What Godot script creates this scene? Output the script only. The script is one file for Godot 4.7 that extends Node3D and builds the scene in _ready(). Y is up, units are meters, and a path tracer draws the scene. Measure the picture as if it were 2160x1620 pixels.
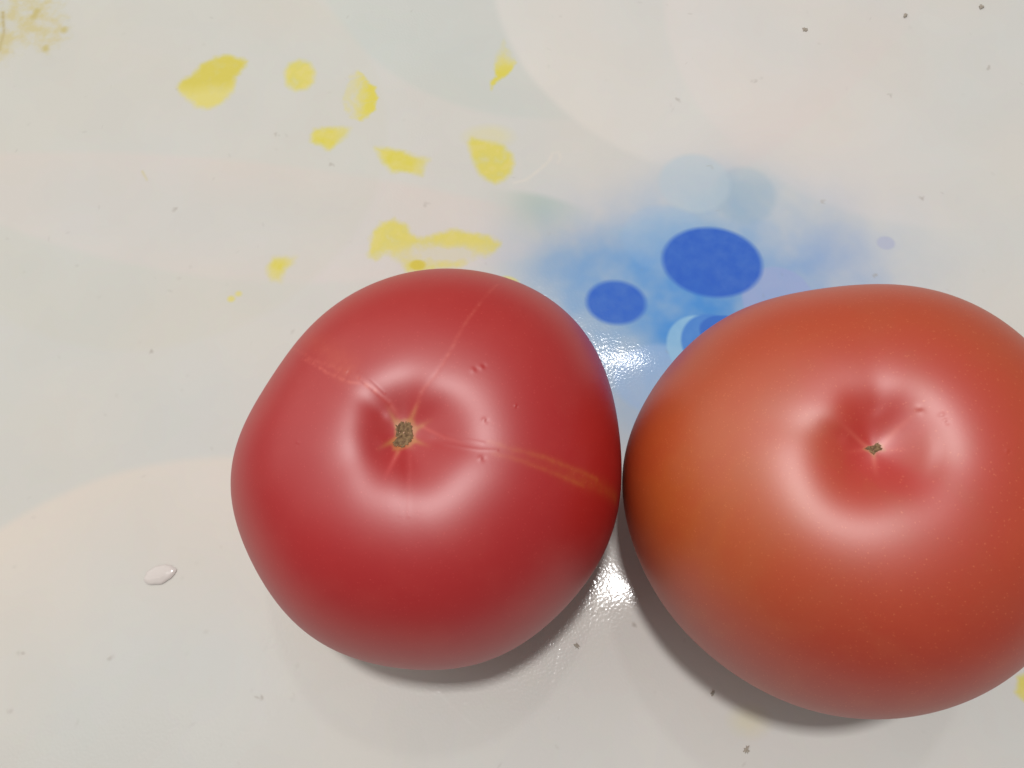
extends Node3D
# Two tomatoes on a printed oilcloth, seen from just above. Metres; y is up; the cloth lies in the plane y = 0.

const CLOTH_W := 360.0          # one repeat of the print, millimetres
const CLOTH_H := 270.0
const TEX_W := 2048
const TEX_H := 1536
const SKIN := 1536
var rng := RandomNumberGenerator.new()
var used := {}
var ink := noise(0.035, 44, 4)

func _ready():
	rng.seed = 20
	camera_and_light()
	tablecloth()
	left_tomato()
	right_tomato()
	small_things()

# ------------------------------------------------------------------ camera, light
func camera_and_light():
	var cam := Camera3D.new()
	cam.name = "camera"
	add_child(cam)
	cam.position = Vector3(0, 0.1891, 0.0651)
	cam.rotation_degrees = Vector3(-71, 0, 0)
	cam.fov = 50
	cam.near = 0.01
	cam.far = 20
	cam.current = true
	var env := Environment.new()
	env.background_mode = Environment.BG_COLOR
	env.background_color = Color(0.8, 0.795, 0.785)
	env.background_energy_multiplier = 0.4
	env.tonemap_mode = Environment.TONE_MAPPER_LINEAR
	env.tonemap_exposure = 0.97
	env.sdfgi_enabled = true
	env.ssao_enabled = true
	env.ssil_enabled = true
	var we := WorldEnvironment.new()
	we.name = "environment"
	we.environment = env
	add_child(we)
	# the broad soft light of the room, from beyond the far left corner of the table
	lamp("room_light", Vector3(-1.2, 1.3, -0.7), Vector2(2.0, 2.0), 0.33, Color(1.0, 0.985, 0.965))
	# two ceiling lamps, one almost straight above the table, one farther off
	lamp("ceiling_light", Vector3(0.06, 1.5, -0.566), Vector2(0.07, 0.07), 0.055, Color(1.0, 0.99, 0.985))
	lamp("ceiling_light", Vector3(-0.06, 1.5, -0.1), Vector2(0.1, 0.1), 0.56, Color(1.0, 0.99, 0.985))

func lamp(called: String, at: Vector3, size: Vector2, energy: float, colour: Color):
	var l := AreaLight3D.new()
	l.name = called
	add_child(l, true)
	l.look_at_from_position(at, Vector3.ZERO, Vector3(0, 0, -1))
	l.area_size = size
	l.light_color = colour
	l.light_energy = energy * at.length_squared()
	l.area_range = 6.0
	l.shadow_enabled = true

# ------------------------------------------------------------------ helpers
func tag(o: Node, label: String, category: String, group := "", kind := ""):
	o.set_meta("label", label)
	if category: o.set_meta("category", category)
	if group: o.set_meta("group", group)
	if kind: o.set_meta("kind", kind)

func part(called: String, mesh: Mesh, mat: Material, parent: Node) -> MeshInstance3D:
	var m := MeshInstance3D.new()
	m.name = called
	m.mesh = mesh
	m.material_override = mat
	parent.add_child(m, true)
	return m

func noise(freq: float, seed_: int, oct := 3) -> FastNoiseLite:
	var n := FastNoiseLite.new()
	n.noise_type = FastNoiseLite.TYPE_SIMPLEX_SMOOTH
	n.frequency = freq
	n.seed = seed_
	n.fractal_octaves = oct
	return n

func c8(r: float, g: float, b: float) -> Color:
	return Color(r / 255.0, g / 255.0, b / 255.0)

func seg_dist(p: Vector2, a: Vector2, b: Vector2) -> float:
	var ab := b - a
	var t := clampf((p - a).dot(ab) / maxf(ab.length_squared(), 1e-9), 0.0, 1.0)
	return p.distance_to(a + ab * t)

func mixpx(img: Image, x: int, y: int, c: Color, a: float):
	if a > 0.003 and x >= 0 and y >= 0 and x < img.get_width() and y < img.get_height():
		img.set_pixel(x, y, img.get_pixel(x, y).lerp(c, minf(a, 1.0)))

# a blot with an uneven soft edge; pts in pixels of the image; tone(p) gives (colour, share)
func blot(img: Image, pts: PackedVector2Array, soft: float, wobble: float, tone: Callable, seed_: int):
	var lo := pts[0]
	var hi := pts[0]
	for p in pts:
		lo = lo.min(p)
		hi = hi.max(p)
	var n1 := noise(0.05, seed_)
	for y in range(int(lo.y - soft - 8), int(hi.y + soft + 9)):
		for x in range(int(lo.x - soft - 8), int(hi.x + soft + 9)):
			var p := Vector2(x, y)
			var d := 1e9
			for i in pts.size():
				d = minf(d, seg_dist(p, pts[i], pts[(i + 1) % pts.size()]))
			if Geometry2D.is_point_in_polygon(p, pts): d = -d
			d += wobble * n1.get_noise_2d(x, y)
			var a := clampf(0.5 - d / soft, 0.0, 1.0)
			if a > 0.0:
				var t: Array = tone.call(p)
				mixpx(img, x, y, t[0], a * a * (3.0 - 2.0 * a) * t[1])

func disc(img: Image, c: Vector2, r: Vector2, turn: float, col: Color, share: float, soft: float, inner := 0.0):
	var m := maxf(r.x, r.y) + soft + 2
	var q := cos(turn)
	var w := sin(turn)
	for y in range(int(c.y - m), int(c.y + m)):
		for x in range(int(c.x - m), int(c.x + m)):
			var d := Vector2(x, y) - c
			var e := Vector2((d.x * q + d.y * w) / r.x, (-d.x * w + d.y * q) / r.y).length()
			var a := clampf(0.5 + (1.0 - e) * r.x / soft, 0.0, 1.0)
			if inner > 0.0: a *= clampf(1.0 - (1.0 - e) / inner, 0.15, 1.0)
			mixpx(img, x, y, col, a * share * (0.95 + 0.13 * ink.get_noise_2d(x, y)))

# a line with a round or ridged section added to a grey height image
func groove(img: Image, pts: PackedVector2Array, half: float, depth: float):
	var lo := pts[0]
	var hi := pts[0]
	for p in pts:
		lo = lo.min(p)
		hi = hi.max(p)
	for y in range(maxi(0, int(lo.y - 3 * half)), mini(img.get_height(), int(hi.y + 3 * half + 1))):
		for x in range(maxi(0, int(lo.x - 3 * half)), mini(img.get_width(), int(hi.x + 3 * half + 1))):
			var d := 1e9
			for i in pts.size() - 1:
				d = minf(d, seg_dist(Vector2(x, y), pts[i], pts[i + 1]))
			var h := depth * exp(-d * d / (half * half))
			if absf(h) > 0.002:
				var v := img.get_pixel(x, y).r + h
				img.set_pixel(x, y, Color(v, v, v))

# a line of colour, its share falling from a to b along it
func stroke(img: Image, pts: PackedVector2Array, half: float, col: Color, a: float, b: float, rough := 0.0):
	var lo := pts[0]
	var hi := pts[0]
	for p in pts:
		lo = lo.min(p)
		hi = hi.max(p)
	var n := noise(0.05, 77, 4)
	var k := pts.size() - 1
	for y in range(int(lo.y - 3 * half), int(hi.y + 3 * half + 1)):
		for x in range(int(lo.x - 3 * half), int(hi.x + 3 * half + 1)):
			var best := 1e9
			var along := 0.0
			var p := Vector2(x, y)
			for i in k:
				var ab := pts[i + 1] - pts[i]
				var t := clampf((p - pts[i]).dot(ab) / maxf(ab.length_squared(), 1e-9), 0.0, 1.0)
				var d := p.distance_to(pts[i] + ab * t)
				if d < best:
					best = d
					along = (i + t) / k
			var s := lerpf(a, b, along) * exp(-best * best / (half * half))
			if rough > 0.0: s *= clampf(1.0 - rough + 2.2 * rough * (n.get_noise_2d(x, y) + 0.35), 0.0, 1.4)
			mixpx(img, x, y, col, s)

# ------------------------------------------------------------------ the tablecloth
func px(p: Vector2) -> Vector2:      # millimetres on the cloth to pixels of its print
	return Vector2((p.x / CLOTH_W + 0.5) * TEX_W, (p.y / CLOTH_H + 0.5) * TEX_H)

func pxs(l: Array) -> PackedVector2Array:
	var o := PackedVector2Array()
	for p in l: o.append(px(p))
	return o

func print_ground() -> Image:
	var w := TEX_W / 2
	var h := TEX_H / 2
	var img := Image.create(w, h, false, Image.FORMAT_RGBF)
	var mott := noise(0.012, 5, 4)
	var tint := noise(0.006, 9, 2)
	var base := Vector3(212, 210, 204)
	# pale overlapping discs of the print: centre, radius, colour, share at the rim, fade inwards (mm)
	var discs := [
		[Vector2(11.1, -148.3), 72.8, Vector3(200, 206, 199), 0.65, 60.0, Vector2(-0.9, 0.45)],
		[Vector2(66.5, -129.2), 73.2, Vector3(220, 216, 209), 0.85, 60.0, Vector2(-0.85, 0.5)],
		[Vector2(113.4, -112.3), 70.3, Vector3(221, 214, 208), 0.75, 70.0, Vector2(-0.9, 0.4)],
		[Vector2(-120.8, 370.5), 437.4, Vector3(217, 205, 198), 0.55, 26.0, Vector2(-0.06, -0.99)],
		[Vector2(-51.2, -234.8), 208.4, Vector3(218, 208, 204), 0.6, 22.0, Vector2(-0.2, 0.98)],
		[Vector2(-67.5, 100.1), 82.8, Vector3(221, 211, 199), 0.8, 45.0, Vector2(-0.2, -0.98)],
		[Vector2(-95.0, -70.0), 62.0, Vector3(206, 204, 191), 0.35, 60.0, Vector2.ZERO],
	]
	for y in h:
		for x in w:
			var p := Vector2((x + 0.5) / w - 0.5, (y + 0.5) / h - 0.5) * Vector2(CLOTH_W, CLOTH_H)
			var c := base
			# cooler grey ground on the far left, warmer towards the near edge
			var cool := clampf(0.5 - (p.x + 40.0) / 160.0, 0.0, 1.0)
			c = c.lerp(Vector3(204, 204, 197), 0.7 * cool)
			for d in discs:
				var e: float = d[1] - p.distance_to(d[0])
				if e > -0.5 and e < d[4]:
					var k: float = smoothstep(-0.5, 2.4, e) * (1.0 - e / d[4]) * d[3]
					if d[5] != Vector2.ZERO: k *= smoothstep(0.1, 0.8, (p - d[0]).normalized().dot(d[5]))
					c = c.lerp(d[2], k)
			# green wedge under the blue
			var ge := 58.4 - p.distance_to(Vector2(-6.2, 3.6))
			if ge > -0.5:
				c = c.lerp(Vector3(182, 194, 182), clampf((ge + 0.5) / 2.0, 0, 1) * exp(-pow((p.x - 7.5) / 9.0, 2) - pow((p.y + 50.0) / 9.0, 2)) * 0.75)
			# blue spray
			var m := 0.75 + 0.5 * mott.get_noise_2d(x * 1.3, y * 1.3)
			c = c.lerp(Vector3(136, 170, 208), 0.85 * m * exp(-pow((p.x - 19.0) / 17.0, 2) - pow((p.y + 33.0) / 14.0, 2)))
			c = c.lerp(Vector3(148, 172, 213), 0.75 * m * exp(-pow((p.x - 74.0) / 26.0, 2) - pow((p.y + 32.0) / 18.0, 2)))
			c = c.lerp(Vector3(150, 180, 208), 0.7 * m * exp(-pow((p.x - 54.0) / 20.0, 2) - pow((p.y + 48.0) / 14.0, 2)))
			c = c.lerp(Vector3(150, 182, 216), 0.8 * m * exp(-pow((p.x - 31.0) / 17.0, 2) - pow((p.y + 0.0) / 15.0, 2)))
			c = c.lerp(Vector3(82, 146, 216), minf(0.97, 1.15 * m * exp(-pow((p.x - 44.0) / 28.0, 2) - pow((p.y + 20.5) / 20.0, 2))))
			c += Vector3(2.5, 0.0, -2.0) * tint.get_noise_2d(x, y) + Vector3.ONE * 2.2 * mott.get_noise_2d(x + 500, y)
			# the next repeat of the print begins in plain ground
			var edge := clampf(minf(CLOTH_W / 2 - absf(p.x), CLOTH_H / 2 - absf(p.y)) / 14.0, 0.0, 1.0)
			c = base.lerp(c, edge)
			img.set_pixel(x, y, Color(c.x / 255.0, c.y / 255.0, c.z / 255.0))
	img.convert(Image.FORMAT_RGB8)
	img.resize(TEX_W, TEX_H, Image.INTERPOLATE_CUBIC)
	return img

func cloth_print() -> Image:
	var img := print_ground()
	var k := TEX_W / CLOTH_W
	# blue and pale dots
	disc(img, px(Vector2(61.3, -52.9)), Vector2(8.1, 8.5) * k, 0, c8(140, 172, 194), 0.22, 9.0)
	disc(img, px(Vector2(48.4, -56.5)), Vector2(9.4, 8.9) * k, 0, c8(186, 202, 212), 0.6, 9.0)
	disc(img, px(Vector2(39.3, -40.2)), Vector2(11, 9.6) * k, 0, c8(152, 186, 222), 0.25, 9.0)
	disc(img, px(Vector2(66.9, -22.7)), Vector2(9, 9.1) * k, 0, c8(156, 172, 214), 0.8, 4.0)
	disc(img, px(Vector2(35.8, -1.2)), Vector2(11, 9) * k, 0, c8(158, 188, 226), 0.6, 9.0)
	disc(img, px(Vector2(45.6, -9.9)), Vector2(7.7, 8.2) * k, 0, c8(152, 196, 226), 0.85, 4.0)
	disc(img, px(Vector2(48.9, -10.9)), Vector2(7.3, 7.6) * k, 0, c8(82, 136, 212), 0.95, 4.0)
	disc(img, px(Vector2(53.4, -13.3)), Vector2(7.1, 4.8) * k, 0.2, c8(62, 108, 200), 0.75, 4.0)
	disc(img, px(Vector2(96.4, -38.6)), Vector2(2.3, 1.9) * k, 0, c8(178, 184, 206), 0.8, 4.0)
	disc(img, px(Vector2(51.2, -33.2)), Vector2(12.7, 9.9) * k, 0.1, c8(58, 103, 200), 0.95, 9.0)
	disc(img, px(Vector2(26.1, -21.8)), Vector2(7.4, 6.0) * k, 0.1, c8(61, 107, 202), 0.95, 9.0)
	# yellow splashes
	var st := noise(0.03, 31, 4)
	var strong := c8(220, 208, 88)
	var weak := c8(222, 210, 118)
	var even := func(p: Vector2) -> Array:
		var n := st.get_noise_2d(p.x, p.y)
		return [strong.lerp(weak, clampf(0.4 + 1.8 * n, 0, 1)), clampf(0.88 + 0.5 * n, 0.5, 0.95)]
	var thin := func(p: Vector2) -> Array:
		var n := st.get_noise_2d(p.x * 1.4, p.y * 1.4)
		return [weak, clampf(0.62 + 0.9 * n, 0.2, 0.95)]
	var s1 := pxs([Vector2(-92.7, -86.9), Vector2(-91.7, -89.6), Vector2(-89.3, -91.2), Vector2(-87.1, -94.9), Vector2(-83.4, -97.3), Vector2(-79.5, -98.2), Vector2(-76.7, -97.0), Vector2(-74.6, -96.0), Vector2(-75.6, -93.3), Vector2(-77.1, -90.9), Vector2(-77.3, -86.9), Vector2(-78.5, -83.7), Vector2(-80.8, -81.4), Vector2(-83.9, -80.1), Vector2(-86.6, -80.6), Vector2(-88.9, -82.9), Vector2(-91.0, -84.5)])
	blot(img, s1, 14.0, 3.0, func(p: Vector2) -> Array:
		var split: float = px(Vector2(-84, -87)).y + 6.0 * st.get_noise_2d(p.x, 3.0) - 0.1 * (p.x - px(Vector2(-84, -87)).x)
		return [c8(214, 200, 82).lerp(c8(223, 211, 118), clampf((p.y - split) / 26.0 + 0.5, 0, 1)), 0.92 + 0.25 * minf(0.0, st.get_noise_2d(p.x, p.y))], 3)
	var s2 := pxs([Vector2(-63.6, -92.5), Vector2(-62.5, -95.2), Vector2(-59.7, -96.4), Vector2(-56.9, -95.4), Vector2(-55.4, -92.5), Vector2(-55.4, -88.9), Vector2(-57.2, -86.7), Vector2(-60.1, -86.2), Vector2(-62.5, -88.0)])
	blot(img, s2, 14.0, 2.0, even, 4)
	var s3 := pxs([Vector2(-45.2, -90.9), Vector2(-43.1, -92.8), Vector2(-41.2, -90.9), Vector2(-40.2, -88.9), Vector2(-38.1, -87.2), Vector2(-37.2, -83.7), Vector2(-37.7, -80.1), Vector2(-39.5, -77.5), Vector2(-41.7, -76.2), Vector2(-44.1, -77.2), Vector2(-46.2, -79.8), Vector2(-46.8, -83.7), Vector2(-46.0, -86.9)])
	var s3c := px(Vector2(-42, -84))
	blot(img, s3, 8.0, 4.0, func(p: Vector2) -> Array:
		var loops := absf(sin(p.distance_to(s3c + Vector2(14, -6)) * 0.16 + 3.0 * st.get_noise_2d(p.x, p.y)))
		var side := clampf((p.x - s3c.x + 12.0) / 26.0, 0.0, 1.0)
		return [weak.lerp(strong, side), clampf(0.25 + 0.7 * side + 0.25 * loops - 0.15, 0.0, 0.95)], 6)
	var s4 := pxs([Vector2(-54.5, -71.8), Vector2(-53.5, -73.3), Vector2(-50.3, -73.8), Vector2(-43.6, -73.9), Vector2(-45.0, -71.4), Vector2(-47.1, -69.1), Vector2(-49.2, -66.8), Vector2(-51.8, -68.6), Vector2(-54.1, -69.4)])
	var s4x := px(Vector2(-48.5, 0)).x
	blot(img, s4, 14.0, 3.0, func(p: Vector2) -> Array: return [strong.lerp(weak, 0.3 + st.get_noise_2d(p.x, p.y)), clampf(0.95 - (p.x - s4x) / 40.0, 0.0, 0.92)], 7)
	var s5 := pxs([Vector2(-36.8, -67.3), Vector2(-33.9, -67.3), Vector2(-29.3, -66.1), Vector2(-25.7, -64.6), Vector2(-22.2, -63.9), Vector2(-23.8, -60.9), Vector2(-24.0, -59.0), Vector2(-28.4, -59.9), Vector2(-32.2, -60.2), Vector2(-34.5, -63.1)])
	var s5x := px(Vector2(-27, 0)).x
	blot(img, s5, 14.0, 3.0, func(p: Vector2) -> Array: return [strong.lerp(weak, 0.3 + st.get_noise_2d(p.x, p.y)), clampf(0.95 - (p.x - s5x) / 45.0, 0.0, 0.92)], 8)
	var s6 := pxs([Vector2(-11.8, -69.1), Vector2(-10.9, -70.6), Vector2(-8.3, -69.8), Vector2(-5.1, -69.1), Vector2(-2.3, -67.9), Vector2(-0.3, -65.3), Vector2(0.3, -62.4), Vector2(-0.6, -59.4), Vector2(-2.5, -57.2), Vector2(-4.4, -56.5), Vector2(-6.9, -57.5), Vector2(-9.1, -60.2), Vector2(-10.8, -64.6)])
	disc(img, px(Vector2(-6.5, -71)), Vector2(6, 3.4) * k, 0, c8(222, 214, 150), 0.4, 26.0)
	blot(img, s6, 14.0, 2.0, even, 9)
	var s7 := pxs([Vector2(-2.3, -103.9), Vector2(-1.9, -101.4), Vector2(-0.3, -99.0), Vector2(0.8, -95.7), Vector2(-0.3, -92.5), Vector2(-2.6, -90.4), Vector2(-4.6, -88.9), Vector2(-5.9, -86.4), Vector2(-6.2, -88.5), Vector2(-4.6, -90.9), Vector2(-5.2, -94.9), Vector2(-4.0, -99.8)])
	var s7y := px(Vector2(0, -96)).y
	blot(img, s7, 8.0, 3.0, func(p: Vector2) -> Array: return [weak.lerp(strong, clampf((p.y - s7y) / 22.0, 0, 1)), clampf(0.6 + (p.y - s7y) / 50.0 + 0.5 * st.get_noise_2d(p.x, p.y), 0.2, 0.92)], 10)
	var s8 := pxs([Vector2(-36.6, -37.5), Vector2(-36.3, -41.6), Vector2(-34.0, -44.4), Vector2(-30.9, -45.5), Vector2(-27.7, -43.7), Vector2(-26.0, -40.9), Vector2(-23.3, -39.9), Vector2(-18.4, -41.6), Vector2(-14.2, -42.4), Vector2(-9.8, -41.3), Vector2(-5.5, -40.2), Vector2(-3.1, -38.2), Vector2(-4.3, -36.1), Vector2(-6.7, -35.1), Vector2(-9.0, -34.8), Vector2(-14.0, -32.0), Vector2(-20.0, -31.0), Vector2(-23.0, -30.8), Vector2(-26.6, -30.7), Vector2(-29.1, -33.4), Vector2(-31.7, -36.1), Vector2(-34.6, -34.1), Vector2(-36.7, -34.7)])
	var s8c := px(Vector2(-18, -35.2))
	blot(img, s8, 14.0, 4.0, func(p: Vector2) -> Array:
		var inn := exp(-pow((p.x - s8c.x) / 68.0, 2) - pow((p.y - s8c.y) / 15.0, 2))
		var n := st.get_noise_2d(p.x, p.y)
		return [strong.lerp(weak, clampf(0.45 + 1.4 * n, 0, 1)), clampf(0.85 + 0.5 * n - 0.95 * inn, 0.12, 0.92)], 11)
	disc(img, px(Vector2(-24.2, -32.3)), Vector2(2.0, 1.4) * k, 0, c8(212, 194, 76), 0.85, 5.0)
	var s9 := pxs([Vector2(-62.4, -32.0), Vector2(-61.4, -34.3), Vector2(-58.4, -34.7), Vector2(-55.4, -34.5), Vector2(-56.4, -32.7), Vector2(-58.1, -31.4), Vector2(-58.7, -27.6), Vector2(-61.4, -28.3), Vector2(-62.2, -30.0)])
	var s9c := px(Vector2(-60, -32))
	blot(img, s9, 14.0, 3.0, func(p: Vector2) -> Array: return [strong.lerp(weak, 0.4 + st.get_noise_2d(p.x, p.y)), clampf(1.0 - p.distance_to(s9c) / 42.0, 0.2, 0.9)], 12)
	var s10 := pxs([Vector2(109.5, 67.2), Vector2(112.6, 65.5), Vector2(117.1, 68.2), Vector2(114.7, 73.5), Vector2(110.3, 71.8), Vector2(108.7, 70.1)])
	blot(img, s10, 10.0, 3.0, even, 13)
	disc(img, px(Vector2(-70.9, -22.9)), Vector2(0.9, 0.8) * k, 0, weak, 0.8, 5.0)
	disc(img, px(Vector2(-69.2, -24.3)), Vector2(0.8, 0.7) * k, 0, weak, 0.7, 5.0)
	disc(img, px(Vector2(-0.6, -27.3)), Vector2(2.6, 1.6) * k, 0.4, weak, 0.75, 7.0)
	disc(img, px(Vector2(50.5, 75.8)), Vector2(3.4, 2.6) * k, 0, c8(218, 208, 160), 0.35, 24.0)
	# a faded mustard smear by the far left corner
	var s11 := pxs([Vector2(-147.6, -114.9), Vector2(-140.9, -122.7), Vector2(-133.4, -119.2), Vector2(-127.8, -107.3), Vector2(-128.9, -102.3), Vector2(-132.5, -99.8), Vector2(-136.0, -103.9), Vector2(-140.7, -100.6), Vector2(-143.7, -95.7), Vector2(-153.5, -97.3), Vector2(-153.5, -115)])
	blot(img, s11, 40.0, 16.0, func(p: Vector2) -> Array: return [c8(204, 190, 132), clampf(0.42 + 0.7 * st.get_noise_2d(p.x, p.y), 0.15, 0.7)], 14)
	stroke(img, pxs([Vector2(-146.5, -113), Vector2(-144.8, -106), Vector2(-145, -98), Vector2(-145.5, -93)]), 3.0, c8(178, 160, 104), 0.5, 0.3, 0.4)
	for s in [Vector2(-136.8, -113.5), Vector2(-137.2, -111.5), Vector2(-127.6, -106.8), Vector2(-131.8, -100.2)]:
		disc(img, px(s), Vector2(0.9, 1.1) * k, 0, c8(192, 174, 96), 0.55, 6.0)
	# fly specks, ground-in dirt and scuffs
	for s in [Vector2(133.1, -93.8), Vector2(53.0, -61.6), Vector2(81.6, -50.8), Vector2(17.9, 53.4), Vector2(27.2, 56.4), Vector2(-63.6, -71.7), Vector2(-107.6, 62.4), Vector2(-87.9, 62.9), Vector2(-107.4, 73.9), Vector2(-88.7, -8.4), Vector2(-88.2, -48.6), Vector2(-48.2, -62.4), Vector2(-22.4, -50.0), Vector2(20.0, 52.9), Vector2(45.7, -82.9), Vector2(104.1, -84.5), Vector2(67.3, -89.3), Vector2(-54.2, 71.1), Vector2(92.0, -29.0), Vector2(108, -52)]:
		for j in 3:
			var o := Vector2(rng.randf_range(-0.7, 0.7), rng.randf_range(-0.5, 0.5))
			disc(img, px(s + o), Vector2(rng.randf_range(0.25, 0.6), rng.randf_range(0.2, 0.45)) * k, rng.randf_range(0, 3), c8(160, 152, 142), rng.randf_range(0.1, 0.35), 3.0)
	for j in 260:
		var o := Vector2(rng.randf_range(-170, 170), rng.randf_range(-125, 125))
		disc(img, px(o), Vector2(rng.randf_range(0.15, 0.7), rng.randf_range(0.12, 0.4)) * k, rng.randf_range(0, 3), c8(150, 144, 134), rng.randf_range(0.04, 0.16), 4.0)
	stroke(img, pxs([Vector2(-98.6, -60), Vector2(-97.0, -57.4)]), 2.0, c8(205, 195, 150), 0.6, 0.4)
	stroke(img, pxs([Vector2(0.6, -56.5), Vector2(3.8, -57.5), Vector2(7.6, -60.9), Vector2(9.9, -63.4), Vector2(10.8, -65.8), Vector2(12.5, -66.1), Vector2(13.0, -64.3), Vector2(12.2, -62.8)]), 3.0, c8(222, 216, 206), 0.55, 0.4, 0.2)
	return img

func cloth_relief() -> Image:
	# fine pebbling of the vinyl, then creases and scratches
	var g := noise(0.2, 3, 3)
	var img := g.get_image(TEX_W, TEX_H, false, false, true)
	img.convert(Image.FORMAT_RGB8)
	var soft := noise(0.02, 8, 3).get_image(TEX_W, TEX_H, false, false, true)
	soft.convert(Image.FORMAT_RGBA8)
	var d := soft.get_data()
	for i in range(3, d.size(), 4): d[i] = 120
	soft = Image.create_from_data(TEX_W, TEX_H, false, Image.FORMAT_RGBA8, d)
	img.convert(Image.FORMAT_RGBA8)
	img.blend_rect(soft, Rect2i(0, 0, TEX_W, TEX_H), Vector2i.ZERO)
	img.convert(Image.FORMAT_RGB8)
	groove(img, pxs([Vector2(0.6, -56.5), Vector2(3.8, -57.5), Vector2(7.6, -60.9), Vector2(9.9, -63.4), Vector2(10.8, -65.8), Vector2(12.5, -66.1), Vector2(13.0, -64.3), Vector2(12.2, -62.8)]), 4.0, 0.3)
	groove(img, pxs([Vector2(-15.8, 69.6), Vector2(-12.2, 73.0), Vector2(-8.1, 76.3), Vector2(-2.0, 81.5)]), 3.0, -0.45)
	groove(img, pxs([Vector2(10.4, 59.9), Vector2(9.3, 64.3), Vector2(8.0, 69.2)]), 2.2, -0.2)
	groove(img, pxs([Vector2(-9.7, 68.2), Vector2(-10.2, 72.0)]), 2.0, -0.4)
	groove(img, pxs([Vector2(-54.6, 59.4), Vector2(-52.6, 58.9), Vector2(-53.9, 61.4), Vector2(-51.9, 60.9)]), 2.0, -0.5)
	groove(img, pxs([Vector2(-2.7, -109.0), Vector2(0.7, -105.6), Vector2(1.6, -106.9)]), 2.5, -0.4)
	groove(img, pxs([Vector2(26.4, 55.6), Vector2(28.0, 56.2), Vector2(28.9, 57.6)]), 2.0, -0.6)
	for j in 90:
		var a := Vector2(rng.randf_range(-150, 150), rng.randf_range(-118, 90))
		var t := rng.randf_range(0, TAU)
		var l := rng.randf_range(0.6, 5.0)
		groove(img, pxs([a, a + Vector2(cos(t), sin(t)) * l]), rng.randf_range(1.2, 2.2), rng.randf_range(-0.4, 0.25))
	return img

func tablecloth():
	var mat := StandardMaterial3D.new()
	mat.albedo_texture = ImageTexture.create_from_image(cloth_print())
	mat.roughness = 0.1
	mat.metallic_specular = 0.34
	mat.heightmap_enabled = true
	mat.heightmap_texture = ImageTexture.create_from_image(cloth_relief())
	mat.heightmap_scale = 0.0036
	var st := SurfaceTool.new()
	st.begin(Mesh.PRIMITIVE_TRIANGLES)
	var wave := noise(14.0, 41, 2)
	var nx := 320
	var nz := 270
	for j in nz + 1:
		for i in nx + 1:
			var x := lerpf(-0.48, 0.48, float(i) / nx)
			var z := lerpf(-0.42, 0.38, float(j) / nz)
			st.set_uv(Vector2(x * 1000.0 / CLOTH_W + 0.5, z * 1000.0 / CLOTH_H + 0.5))
			# low ripples added beside the right tomato, tilting the cloth to catch lamp glints
			var glint_ripple := 0.0015 * exp(-pow((x - 0.038) / 0.013, 2) - pow((z - 0.049) / 0.012, 2)) + 0.0009 * exp(-pow((x - 0.040) / 0.013, 2) - pow((z + 0.006) / 0.012, 2))
			st.add_vertex(Vector3(x, 0.00025 * wave.get_noise_2d(x, z) - 0.0001 + glint_ripple, z))
	for j in nz:
		for i in nx:
			var a := j * (nx + 1) + i
			for v in [a, a + 1, a + nx + 2, a, a + nx + 2, a + nx + 1]: st.add_index(v)
	st.generate_normals()
	var m := part("tablecloth", st.commit(), mat, self)
	tag(m, "pale glossy oilcloth printed with blue dots and yellow splashes under the tomatoes", "tablecloth")

# ------------------------------------------------------------------ tomatoes
class Fruit:
	var at: Vector3              # foot of the axis
	var high: float
	var waist: Array             # radius of the waist, millimetres: mean, then cosine and sine of each harmonic
	var dip: float               # depth and width of the hollow, shares of height and radius
	var dip_w: float
	var lobes: Array             # uneven rim of the hollow: [harmonic, share, angle]
	var lean := 0.0              # slope of the crown towards the left
	var folds: Array             # shallow furrows out of the hollow: [angle, half width, depth mm, from, to]
	func radius(f: float) -> float:
		var r: float = waist[0]
		for k in range(1, 8): r += waist[2 * k - 1] * cos(k * f) + waist[2 * k] * sin(k * f)
		return r * 0.001
	func point(s: float, f: float) -> Vector3:
		var th := PI * s
		var r := pow(absf(sin(th)), 2.0 / 2.06)
		var y := 0.5 - 0.5 * pow(absf(cos(th)), 2.0 / 2.06)
		if s < 0.5: y = 0.5 + 0.5 * pow(maxf(0.0, 1.0 - pow(r, 3.3)), 1.0 / 2.06)
		if s < 0.5:
			var w := dip_w
			for q in lobes: w += dip_w * q[1] * cos(q[0] * (f - q[2]))
			y -= dip * exp(-r * r / (w * w))
		var h := y * high
		for q in folds:
			var d := absf(angle_difference(f, q[0]))
			var wide: float = q[1]
			if d < wide * 3.0 and s < 0.5:
				h -= 0.001 * q[2] * exp(-d * d / (wide * wide)) * smoothstep(q[3], q[3] + 0.05, r) * (1.0 - smoothstep(q[4] - 0.25, q[4], r))
		var R := radius(f)
		if s < 0.5: h += lean * r * R * cos(f) * (1.0 - r * r)
		return Vector3(r * R * cos(f), h, r * R * sin(f))

func fruit_mesh(t: Fruit) -> ArrayMesh:
	var st := SurfaceTool.new()
	st.begin(Mesh.PRIMITIVE_TRIANGLES)
	var S := 190
	var K := 320
	for i in S + 1:
		var s := maxf(float(i) / S, 0.0004)
		if i == S: s = 0.9996
		for k in K:
			var f := TAU * k / K
			var rad := 0.5 * sin(PI * s / 2.0)
			st.set_uv(Vector2(0.5 + rad * cos(f), 0.5 + rad * sin(f)))
			st.add_vertex(t.point(s, f))
	for i in S:
		for k in K:
			var a := i * K + k
			var b := i * K + (k + 1) % K
			for v in [a, b, b + K, a, b + K, a + K]: st.add_index(v)
	st.generate_normals()
	return st.commit()

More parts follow.
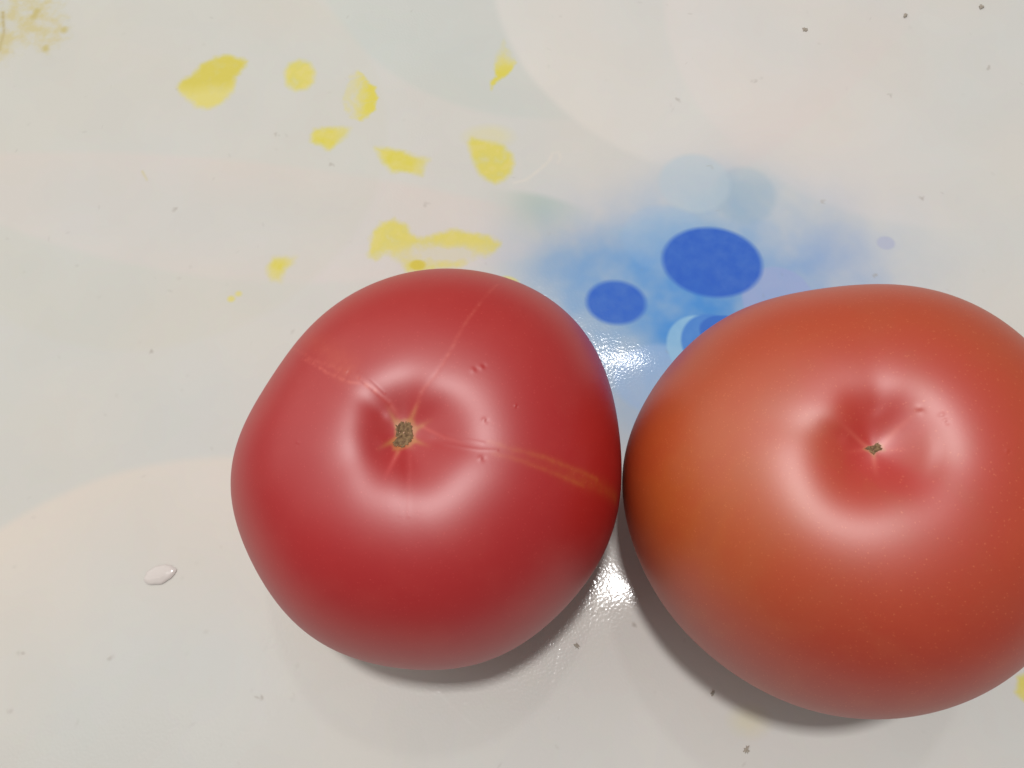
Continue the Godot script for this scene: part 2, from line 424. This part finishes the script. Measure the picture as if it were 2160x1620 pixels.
func sk(p: Vector2) -> Vector2:       # place on the skin (share of the way from blossom end to stem end, along the compass) to pixels
	var s := p.length()
	if s < 1e-6: return Vector2(SKIN, SKIN) * 0.5
	return Vector2(SKIN, SKIN) * 0.5 + p / s * (0.5 * SKIN * sin(PI * s / 2.0))

func sks(l: Array) -> PackedVector2Array:
	var o := PackedVector2Array()
	for p in l: o.append(sk(p))
	return o

# the skin's colour before any marks: blend(p) with p as in sk()
func skin_ground(blend: Callable, seed_: int) -> Image:
	var n := 384
	var img := Image.create(n, n, false, Image.FORMAT_RGBF)
	var mott := noise(0.03, seed_, 4)
	for y in n:
		for x in n:
			var d := (Vector2(x, y) + Vector2(0.5, 0.5)) / n - Vector2(0.5, 0.5)
			var l := d.length()
			var s := 2.0 / PI * asin(minf(1.0, 2.0 * l))
			var c: Color = blend.call(d / maxf(l, 1e-6) * s, mott.get_noise_2d(x, y))
			img.set_pixel(x, y, c)
	img.convert(Image.FORMAT_RGB8)
	img.resize(SKIN, SKIN, Image.INTERPOLATE_CUBIC)
	return img

func freckles(img: Image, many: int, col: Color, share: float):
	for j in many:
		var s := sqrt(rng.randf()) * 0.75
		var f := rng.randf_range(0, TAU)
		var p := sk(Vector2(cos(f), sin(f)) * s)
		var a := share * rng.randf_range(0.3, 1.0)
		mixpx(img, int(p.x), int(p.y), col, a)
		for o in [Vector2i(1, 0), Vector2i(-1, 0), Vector2i(0, 1), Vector2i(0, -1)]:
			if rng.randf() < 0.7: mixpx(img, int(p.x) + o.x, int(p.y) + o.y, col, a * 0.7)

func pits(img: Image, l: Array):
	for q in l:
		var p := sk(q[0])
		# a dent with a raised lip on one side
		var o := Vector2(q[2], q[3])
		groove(img, PackedVector2Array([p - o, p - o + Vector2(0.1, 0)]), q[1], -0.5)
		groove(img, PackedVector2Array([p + o, p + o + Vector2(0.1, 0)]), q[1], 0.4)

func skin_relief(seed_: int) -> Image:
	var img := noise(0.09, seed_, 3).get_image(SKIN, SKIN, false, false, true)
	img.convert(Image.FORMAT_RGB8)
	var d := img.get_data()
	for i in d.size(): d[i] = 124 + (d[i] >> 5)
	return Image.create_from_data(SKIN, SKIN, false, Image.FORMAT_RGB8, d)

func skin_material(colour: Image, relief: Image) -> StandardMaterial3D:
	var m := StandardMaterial3D.new()
	m.albedo_texture = ImageTexture.create_from_image(colour)
	m.roughness = 0.44
	m.metallic_specular = 0.68
	m.heightmap_enabled = true
	m.heightmap_texture = ImageTexture.create_from_image(relief)
	m.heightmap_scale = 0.008
	return m

# a corky scar: a lumpy little patch that follows the bottom of the hollow; rim in skin places
func scar_mesh(t: Fruit, rim: Array, seed_: int) -> ArrayMesh:
	var st := SurfaceTool.new()
	st.begin(Mesh.PRIMITIVE_TRIANGLES)
	var lump := noise(1400.0, seed_, 3)
	var mid := Vector2.ZERO
	for p in rim: mid += p / rim.size()
	var R := 12
	var K := rim.size() * 6
	for i in R + 1:
		for k in K:
			var u := float(k) / 6.0
			var a: Vector2 = rim[int(u) % rim.size()]
			var b: Vector2 = rim[(int(u) + 1) % rim.size()]
			var q: Vector2 = mid.lerp(a.lerp(b, u - int(u)), maxf(0.02, float(i) / R) * (1.0 + 0.3 * lump.get_noise_2d(cos(TAU * k / K) * 0.004, sin(TAU * k / K) * 0.004)))
			var s := maxf(q.length(), 0.0004)
			var p := t.point(s, q.angle())
			var h := 0.00015 + 0.0003 * lump.get_noise_2d(p.x, p.z)
			if i == R: h = -0.0004
			p.y += h
			var tone := clampf(0.5 + 1.1 * lump.get_noise_2d(p.x + 0.3, p.z), 0.0, 1.0)
			st.set_color(Color(0.14, 0.075, 0.036).lerp(Color(0.28, 0.175, 0.085), tone))
			st.add_vertex(p)
	for i in R:
		for k in K:
			var a := i * K + k
			var b := i * K + (k + 1) % K
			for v in [a, b, b + K, a, b + K, a + K]: st.add_index(v)
	st.generate_normals()
	return st.commit()

func scar_material() -> StandardMaterial3D:
	var m := StandardMaterial3D.new()
	m.vertex_color_use_as_albedo = true
	m.roughness = 0.85
	return m

func tomato(t: Fruit, label: String, colour: Image, relief: Image, rim: Array, seed_: int):
	var o := Node3D.new()
	o.name = "tomato" if not used.has("tomato") else "tomato_001"
	used["tomato"] = true
	add_child(o, true)
	o.position = t.at
	tag(o, label, "tomato", "tomatoes on the oilcloth")
	part("skin", fruit_mesh(t), skin_material(colour, relief), o)
	part("blossom_scar", scar_mesh(t, rim, seed_), scar_material(), o)

func left_tomato():
	var t := Fruit.new()
	t.at = Vector3(-0.01771, 0, 0.02889)
	t.high = 0.062
	t.waist = [37.24, 3.09, -0.99, -0.71, -1.48, -0.59, 0.28, -0.0, -0.05, -0.23, 0.16, 0.13, 0.1, -0.09, 0.13]
	t.lobes = [[1, 0.1, 0.35], [2, 0.09, 0.6], [3, 0.06, -2.2], [5, 0.03, 1.1], [7, 0.015, 0.3]]
	t.dip = 0.052
	t.dip_w = 0.185
	t.folds = [[-2.4, 0.26, 0.16, 0.1, 0.8], [0.2, 0.2, 0.15, 0.1, 0.8], [1.45, 0.14, 0.06, 0.1, 0.7], [2.6, 0.3, 0.15, 0.1, 0.7]]
	var red := Color(0.68, 0.095, 0.105)
	var img := skin_ground(func(p: Vector2, n: float) -> Color:
		var c := red.lerp(Color(0.70, 0.18, 0.14), clampf(-p.y * 2.0 + 0.1, 0.0, 0.6))
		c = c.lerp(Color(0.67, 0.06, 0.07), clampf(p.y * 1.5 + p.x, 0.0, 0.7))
		return c.lerp(Color(0.70, 0.2, 0.17), clampf(0.5 * n, 0.0, 0.3)), 51)
	var orange := c8(186, 112, 50)
	# pale seams that run out from the scar
	stroke(img, sks([Vector2(-0.0070, -0.0221), Vector2(-0.0210, -0.0413), Vector2(-0.0431, -0.0593), Vector2(-0.0670, -0.0799), Vector2(-0.1019, -0.1001), Vector2(-0.1620, -0.1312), Vector2(-0.2500, -0.2060)]), 5.0, c8(205, 100, 84), 0.38, 0.22, 0.6)
	stroke(img, sks([Vector2(-0.0353, -0.0554), Vector2(-0.0596, -0.0710), Vector2(-0.0861, -0.0775), Vector2(-0.1278, -0.0998), Vector2(-0.1900, -0.1450)]), 4.0, c8(210, 104, 86), 0.3, 0.45, 0.7)
	stroke(img, sks([Vector2(-0.09, -0.1), Vector2(-0.14, -0.15), Vector2(-0.2, -0.2)]), 26.0, c8(190, 72, 44), 0.5, 0.25, 0.2)
	stroke(img, sks([Vector2(0.0106, -0.0249), Vector2(0.0211, -0.0498), Vector2(0.0387, -0.0713), Vector2(0.0571, -0.1052), Vector2(0.0719, -0.1410), Vector2(0.0982, -0.1927), Vector2(0.1315, -0.2580)]), 3.5, c8(205, 105, 86), 0.42, 0.22, 0.5)
	stroke(img, sks([Vector2(0.1148, 0.0151), Vector2(0.1485, 0.0249), Vector2(0.1904, 0.0319), Vector2(0.2430, 0.0450), Vector2(0.3113, 0.0577)]), 5.0, c8(190, 98, 40), 0.3, 0.6, 0.25)
	stroke(img, sks([Vector2(0.1196, 0.0309), Vector2(0.1611, 0.0402), Vector2(0.2093, 0.0541), Vector2(0.2766, 0.0715)]), 5.0, c8(190, 98, 40), 0.3, 0.45, 0.25)
	stroke(img, sks([Vector2(0.1300, 0.0240), Vector2(0.2005, 0.0408), Vector2(0.2445, 0.0565), Vector2(0.3323, 0.0706), Vector2(0.3973, 0.0808)]), 17.0, c8(180, 80, 32), 0.12, 0.75, 0.2)
	stroke(img, sks([Vector2(0.0064, 0.0182), Vector2(0.0126, 0.0526), Vector2(0.0124, 0.0879), Vector2(0.0135, 0.1189)]), 3.5, c8(196, 84, 78), 0.3, 0.1, 0.2)
	stroke(img, sks([Vector2(-0.0065, 0.0262), Vector2(-0.0138, 0.0482), Vector2(-0.0203, 0.0665)]), 4.5, c8(212, 100, 92), 0.7, 0.1)
	stroke(img, sks([Vector2(0.0213, -0.0091), Vector2(0.0499, 0.0057), Vector2(0.0793, 0.0169)]), 3.0, c8(208, 96, 80), 0.5, 0.1)
	# the orange star round the scar
	var heart := Vector2(-0.0024, 0.0014)
	for tip in [Vector2(-0.0254, -0.0387), Vector2(0.0166, -0.0355), Vector2(0.0327, -0.0154), Vector2(0.0337, 0.0183), Vector2(0.0129, 0.0215), Vector2(-0.0084, 0.0321), Vector2(-0.0338, 0.0252)]:
		stroke(img, sks([heart.lerp(tip, 0.3), heart.lerp(tip, 0.65), tip]), 4.2, orange, 0.95, 0.15)
		stroke(img, sks([heart.lerp(tip, 0.2), heart.lerp(tip, 0.6)]), 6.5, orange, 0.9, 0.2)
	blot(img, sks([Vector2(-0.0103, -0.0212), Vector2(0.0015, -0.0191), Vector2(0.0117, -0.0154), Vector2(0.0146, -0.0014), Vector2(0.0152, 0.0115), Vector2(-0.0003, 0.0232), Vector2(-0.0131, 0.0244), Vector2(-0.0163, 0.0162), Vector2(-0.0116, 0.0070), Vector2(-0.0151, -0.0108)]), 7.0, 2.5, func(_p: Vector2) -> Array: return [orange, 0.7], 21)
	freckles(img, 9000, c8(224, 118, 104), 0.36)
	for j in 260:      # a dusting of fine pale dots on the left flank
		var p := sk(Vector2(-0.26 + rng.randfn(0, 0.04), 0.06 + rng.randfn(0, 0.07)))
		mixpx(img, int(p.x), int(p.y), c8(224, 120, 104), rng.randf_range(0.2, 0.5))
	var rel := skin_relief(61)
	pits(rel, [[Vector2(0.0861, -0.0775), 4.5, 2.5, -1.0], [Vector2(0.0969, -0.0827), 4.0, 2.5, -1.5], [Vector2(0.1073, -0.0132), 4.0, 2.5, 1.0], [Vector2(0.1052, 0.0383), 4.5, 3.0, 1.0], [Vector2(-0.1458, -0.1648), 4.0, 2.0, 1.0], [Vector2(-0.1571, 0.0193), 3.0, 1.0, 3.0], [Vector2(-0.0904, -0.0952), 4.0, 2.0, 1.0], [Vector2(0.1505, -0.0347), 2.5, 1.0, 1.0]])
	groove(rel, sks([Vector2(-0.0210, -0.0413), Vector2(-0.0431, -0.0593), Vector2(-0.0670, -0.0799)]), 3.5, -0.3)
	groove(rel, sks([Vector2(-0.0280, -0.0550), Vector2(-0.0500, -0.0770), Vector2(-0.0700, -0.0900)]), 2.5, -0.2)
	groove(rel, sks([Vector2(0.0211, -0.0498), Vector2(0.0387, -0.0713), Vector2(0.0571, -0.1052)]), 4.0, 0.15)
	groove(rel, sks([Vector2(0.0557, 0.0160), Vector2(0.0819, 0.0227), Vector2(0.1009, 0.0261), Vector2(0.1250, 0.0270)]), 3.0, -0.25)
	groove(rel, sks([Vector2(0.0550, 0.0040), Vector2(0.0790, 0.0110), Vector2(0.1060, 0.0170)]), 3.0, -0.25)
	groove(rel, sks([Vector2(0.0126, 0.0526), Vector2(0.0124, 0.0879), Vector2(0.0135, 0.1189)]), 4.0, -0.14)
	groove(rel, sks([Vector2(0.0040, 0.0600), Vector2(0.0030, 0.0900), Vector2(0.0020, 0.1190)]), 4.0, -0.08)
	tomato(t, "deep red tomato with a large brown star scar and an orange streak down its side", img, rel,
		[Vector2(-0.0089, -0.0171), Vector2(0.0008, -0.0154), Vector2(0.0092, -0.0124), Vector2(0.0115, -0.0009), Vector2(0.0120, 0.0097), Vector2(-0.0007, 0.0193), Vector2(-0.0112, 0.0203), Vector2(-0.0138, 0.0135), Vector2(-0.0099, 0.0060), Vector2(-0.0128, -0.0086)], 71)

func right_tomato():
	var t := Fruit.new()
	t.at = Vector3(0.05638, 0, 0.03284)
	t.high = 0.068
	t.waist = [39.53, 5.69, 0.86, 0.72, -0.16, -0.44, -0.71, -0.23, -0.18, -0.14, 0.07, 0.09, 0.05, 0.02, -0.1]
	t.lean = 0.14
	t.lobes = [[1, 0.08, 2.6], [2, 0.1, 2.4], [3, 0.06, 0.4], [5, 0.025, -0.5], [6, 0.012, 1.2]]
	t.dip = 0.052
	t.dip_w = 0.19
	t.folds = [[-1.5, 0.22, 0.12, 0.12, 0.7], [0.3, 0.42, 0.22, 0.15, 0.8], [-2.85, 0.25, 0.2, 0.12, 0.7]]
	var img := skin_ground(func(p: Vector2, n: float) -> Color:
		var c := Color(0.72, 0.265, 0.125)
		var s := p.length()
		# riper round the blossom end, greener orange on the left shoulder; near side redder, with shade painted in
		c = c.lerp(Color(0.72, 0.16, 0.15), clampf(1.15 - s / 0.16, 0.0, 1.0))
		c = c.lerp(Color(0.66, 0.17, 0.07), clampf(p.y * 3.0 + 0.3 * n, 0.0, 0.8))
		c = c.lerp(Color(0.75, 0.39, 0.14), 0.7 * clampf(exp(-p.distance_squared_to(Vector2(-0.3, 0.08)) / 0.05) * (1.0 + 0.5 * n), 0.0, 1.0))
		c = c.lerp(Color(0.65, 0.3, 0.16), 0.35 * exp(-p.distance_squared_to(Vector2(0.25, -0.25)) / 0.03))
		return c.lerp(Color(0.70, 0.3, 0.17), clampf(0.6 * n, 0.0, 0.3)), 52)
	stroke(img, sks([Vector2(-0.0075, -0.0019), Vector2(-0.0324, -0.0210), Vector2(-0.0509, -0.0350)]), 4.0, c8(210, 104, 84), 0.6, 0.0)
	stroke(img, sks([Vector2(0.0072, -0.0028), Vector2(0.0237, -0.0199), Vector2(0.0414, -0.0347)]), 4.0, c8(210, 104, 84), 0.6, 0.1)
	stroke(img, sks([Vector2(0.0076, 0.0013), Vector2(0.0345, 0.0042)]), 4.0, c8(206, 96, 80), 0.5, 0.0)
	stroke(img, sks([Vector2(-0.0024, 0.0113), Vector2(-0.0064, 0.0381)]), 4.0, c8(210, 110, 90), 0.6, 0.0)
	stroke(img, sks([Vector2(-0.0115, 0.0009), Vector2(-0.0497, 0.0070)]), 4.0, c8(206, 96, 76), 0.4, 0.0)
	var rim := [Vector2(-0.0116, 0.0000), Vector2(-0.0069, -0.0034), Vector2(0.0005, -0.0038), Vector2(0.0036, -0.0068), Vector2(0.0068, -0.0036), Vector2(0.0076, 0.0015), Vector2(0.0017, 0.0035), Vector2(-0.0011, 0.0076), Vector2(-0.0068, 0.0037)]
	var wide := []
	for p in rim: wide.append(Vector2(-0.0003, -0.0004) + (p - Vector2(-0.0003, -0.0004)) * 1.25)
	blot(img, sks(wide), 5.0, 1.5, func(_p: Vector2) -> Array: return [c8(186, 110, 62), 0.8], 22)
	freckles(img, 14000, c8(230, 146, 100), 0.42)
	for j in 500:
		var p := sk(Vector2(-0.27 + rng.randfn(0, 0.06), 0.05 + rng.randfn(0, 0.09)))
		mixpx(img, int(p.x), int(p.y), c8(216, 140, 74), rng.randf_range(0.2, 0.55))
	var rel := skin_relief(62)
	pits(rel, [[Vector2(0.0447, -0.0368), 4.5, 1.0, 2.5], [Vector2(0.0637, -0.0277), 3.5, 1.0, 2.0], [Vector2(0.0657, -0.0226), 3.0, 1.0, 2.0], [Vector2(0.1269, 0.0111), 3.0, 1.0, 1.0]])
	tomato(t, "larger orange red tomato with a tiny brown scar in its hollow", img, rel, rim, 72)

# ------------------------------------------------------------------ droplet and crumbs on the cloth
func dome(size: Vector2, high: float, seed_: int, rough: float, turn := 0.0) -> ArrayMesh:
	var st := SurfaceTool.new()
	st.begin(Mesh.PRIMITIVE_TRIANGLES)
	var n := noise(1.0, seed_, 2)
	var R := 10
	var K := 28
	for i in R + 1:
		for k in K:
			var f := TAU * k / K
			var u := float(i) / R
			var w := 1.0 + rough * n.get_noise_2d(cos(f) * 1.3, sin(f) * 1.3)
			var h := high * sqrt(maxf(0.0, 1.0 - u * u)) * (1.0 + rough * n.get_noise_3d(cos(f) * u * 3.0, 4.0, sin(f) * u * 3.0))
			st.add_vertex(Vector3(size.x * u * w * cos(f), h, size.y * u * w * sin(f)).rotated(Vector3.UP, turn))
	for i in R:
		for k in K:
			var a := i * K + k
			var b := i * K + (k + 1) % K
			for v in [a, b, b + K, a, b + K, a + K]: st.add_index(v)
	st.generate_normals()
	return st.commit()

func small_things():
	var wet := StandardMaterial3D.new()
	wet.albedo_color = c8(216, 208, 202)
	wet.roughness = 0.18
	var d := part("dried_droplet", dome(Vector2(0.0036, 0.0021), 0.0006, 4, 0.1, 0.3), wet, self)
	d.position = Vector3(-0.0792, 0, 0.0453)
	tag(d, "small pale dried droplet on the cloth left of the deep red tomato", "droplet")
	var dirt := StandardMaterial3D.new()
	dirt.albedo_color = c8(172, 163, 150)
	dirt.roughness = 0.8
	var bits := [
		[Vector2(83.4, -106.8), Vector2(0.75, 0.6), "dark crumb on the far edge of the cloth, leftmost of three"],
		[Vector2(113.0, -111.8), Vector2(0.45, 0.8), "thin slanting crumb on the far edge of the cloth, between two rounder ones"],
		[Vector2(135.3, -114.9), Vector2(0.55, 0.9), "dark crumb in the far right corner of the cloth"],
		[Vector2(49.4, 81.5), Vector2(0.5, 0.75), "dark crumb on the near edge of the cloth below the orange red tomato"],
		[Vector2(14.2, 60.6), Vector2(0.55, 0.45), "tiny grey crumb on the cloth below the gap between the tomatoes"],
		[Vector2(43.1, 70.3), Vector2(0.35, 0.6), "tiny light brown crumb in the shadow under the orange red tomato"],
	]
	for i in bits.size():
		var b: Array = bits[i]
		var m := part("crumb" if i == 0 else "crumb_%03d" % i, dome(b[1] * 0.001, 0.0003, 90 + i, 0.9, -0.5), dirt, self)
		m.position = Vector3(b[0].x * 0.001, 0, b[0].y * 0.001)
		tag(m, b[2], "crumb", "crumbs on the oilcloth")
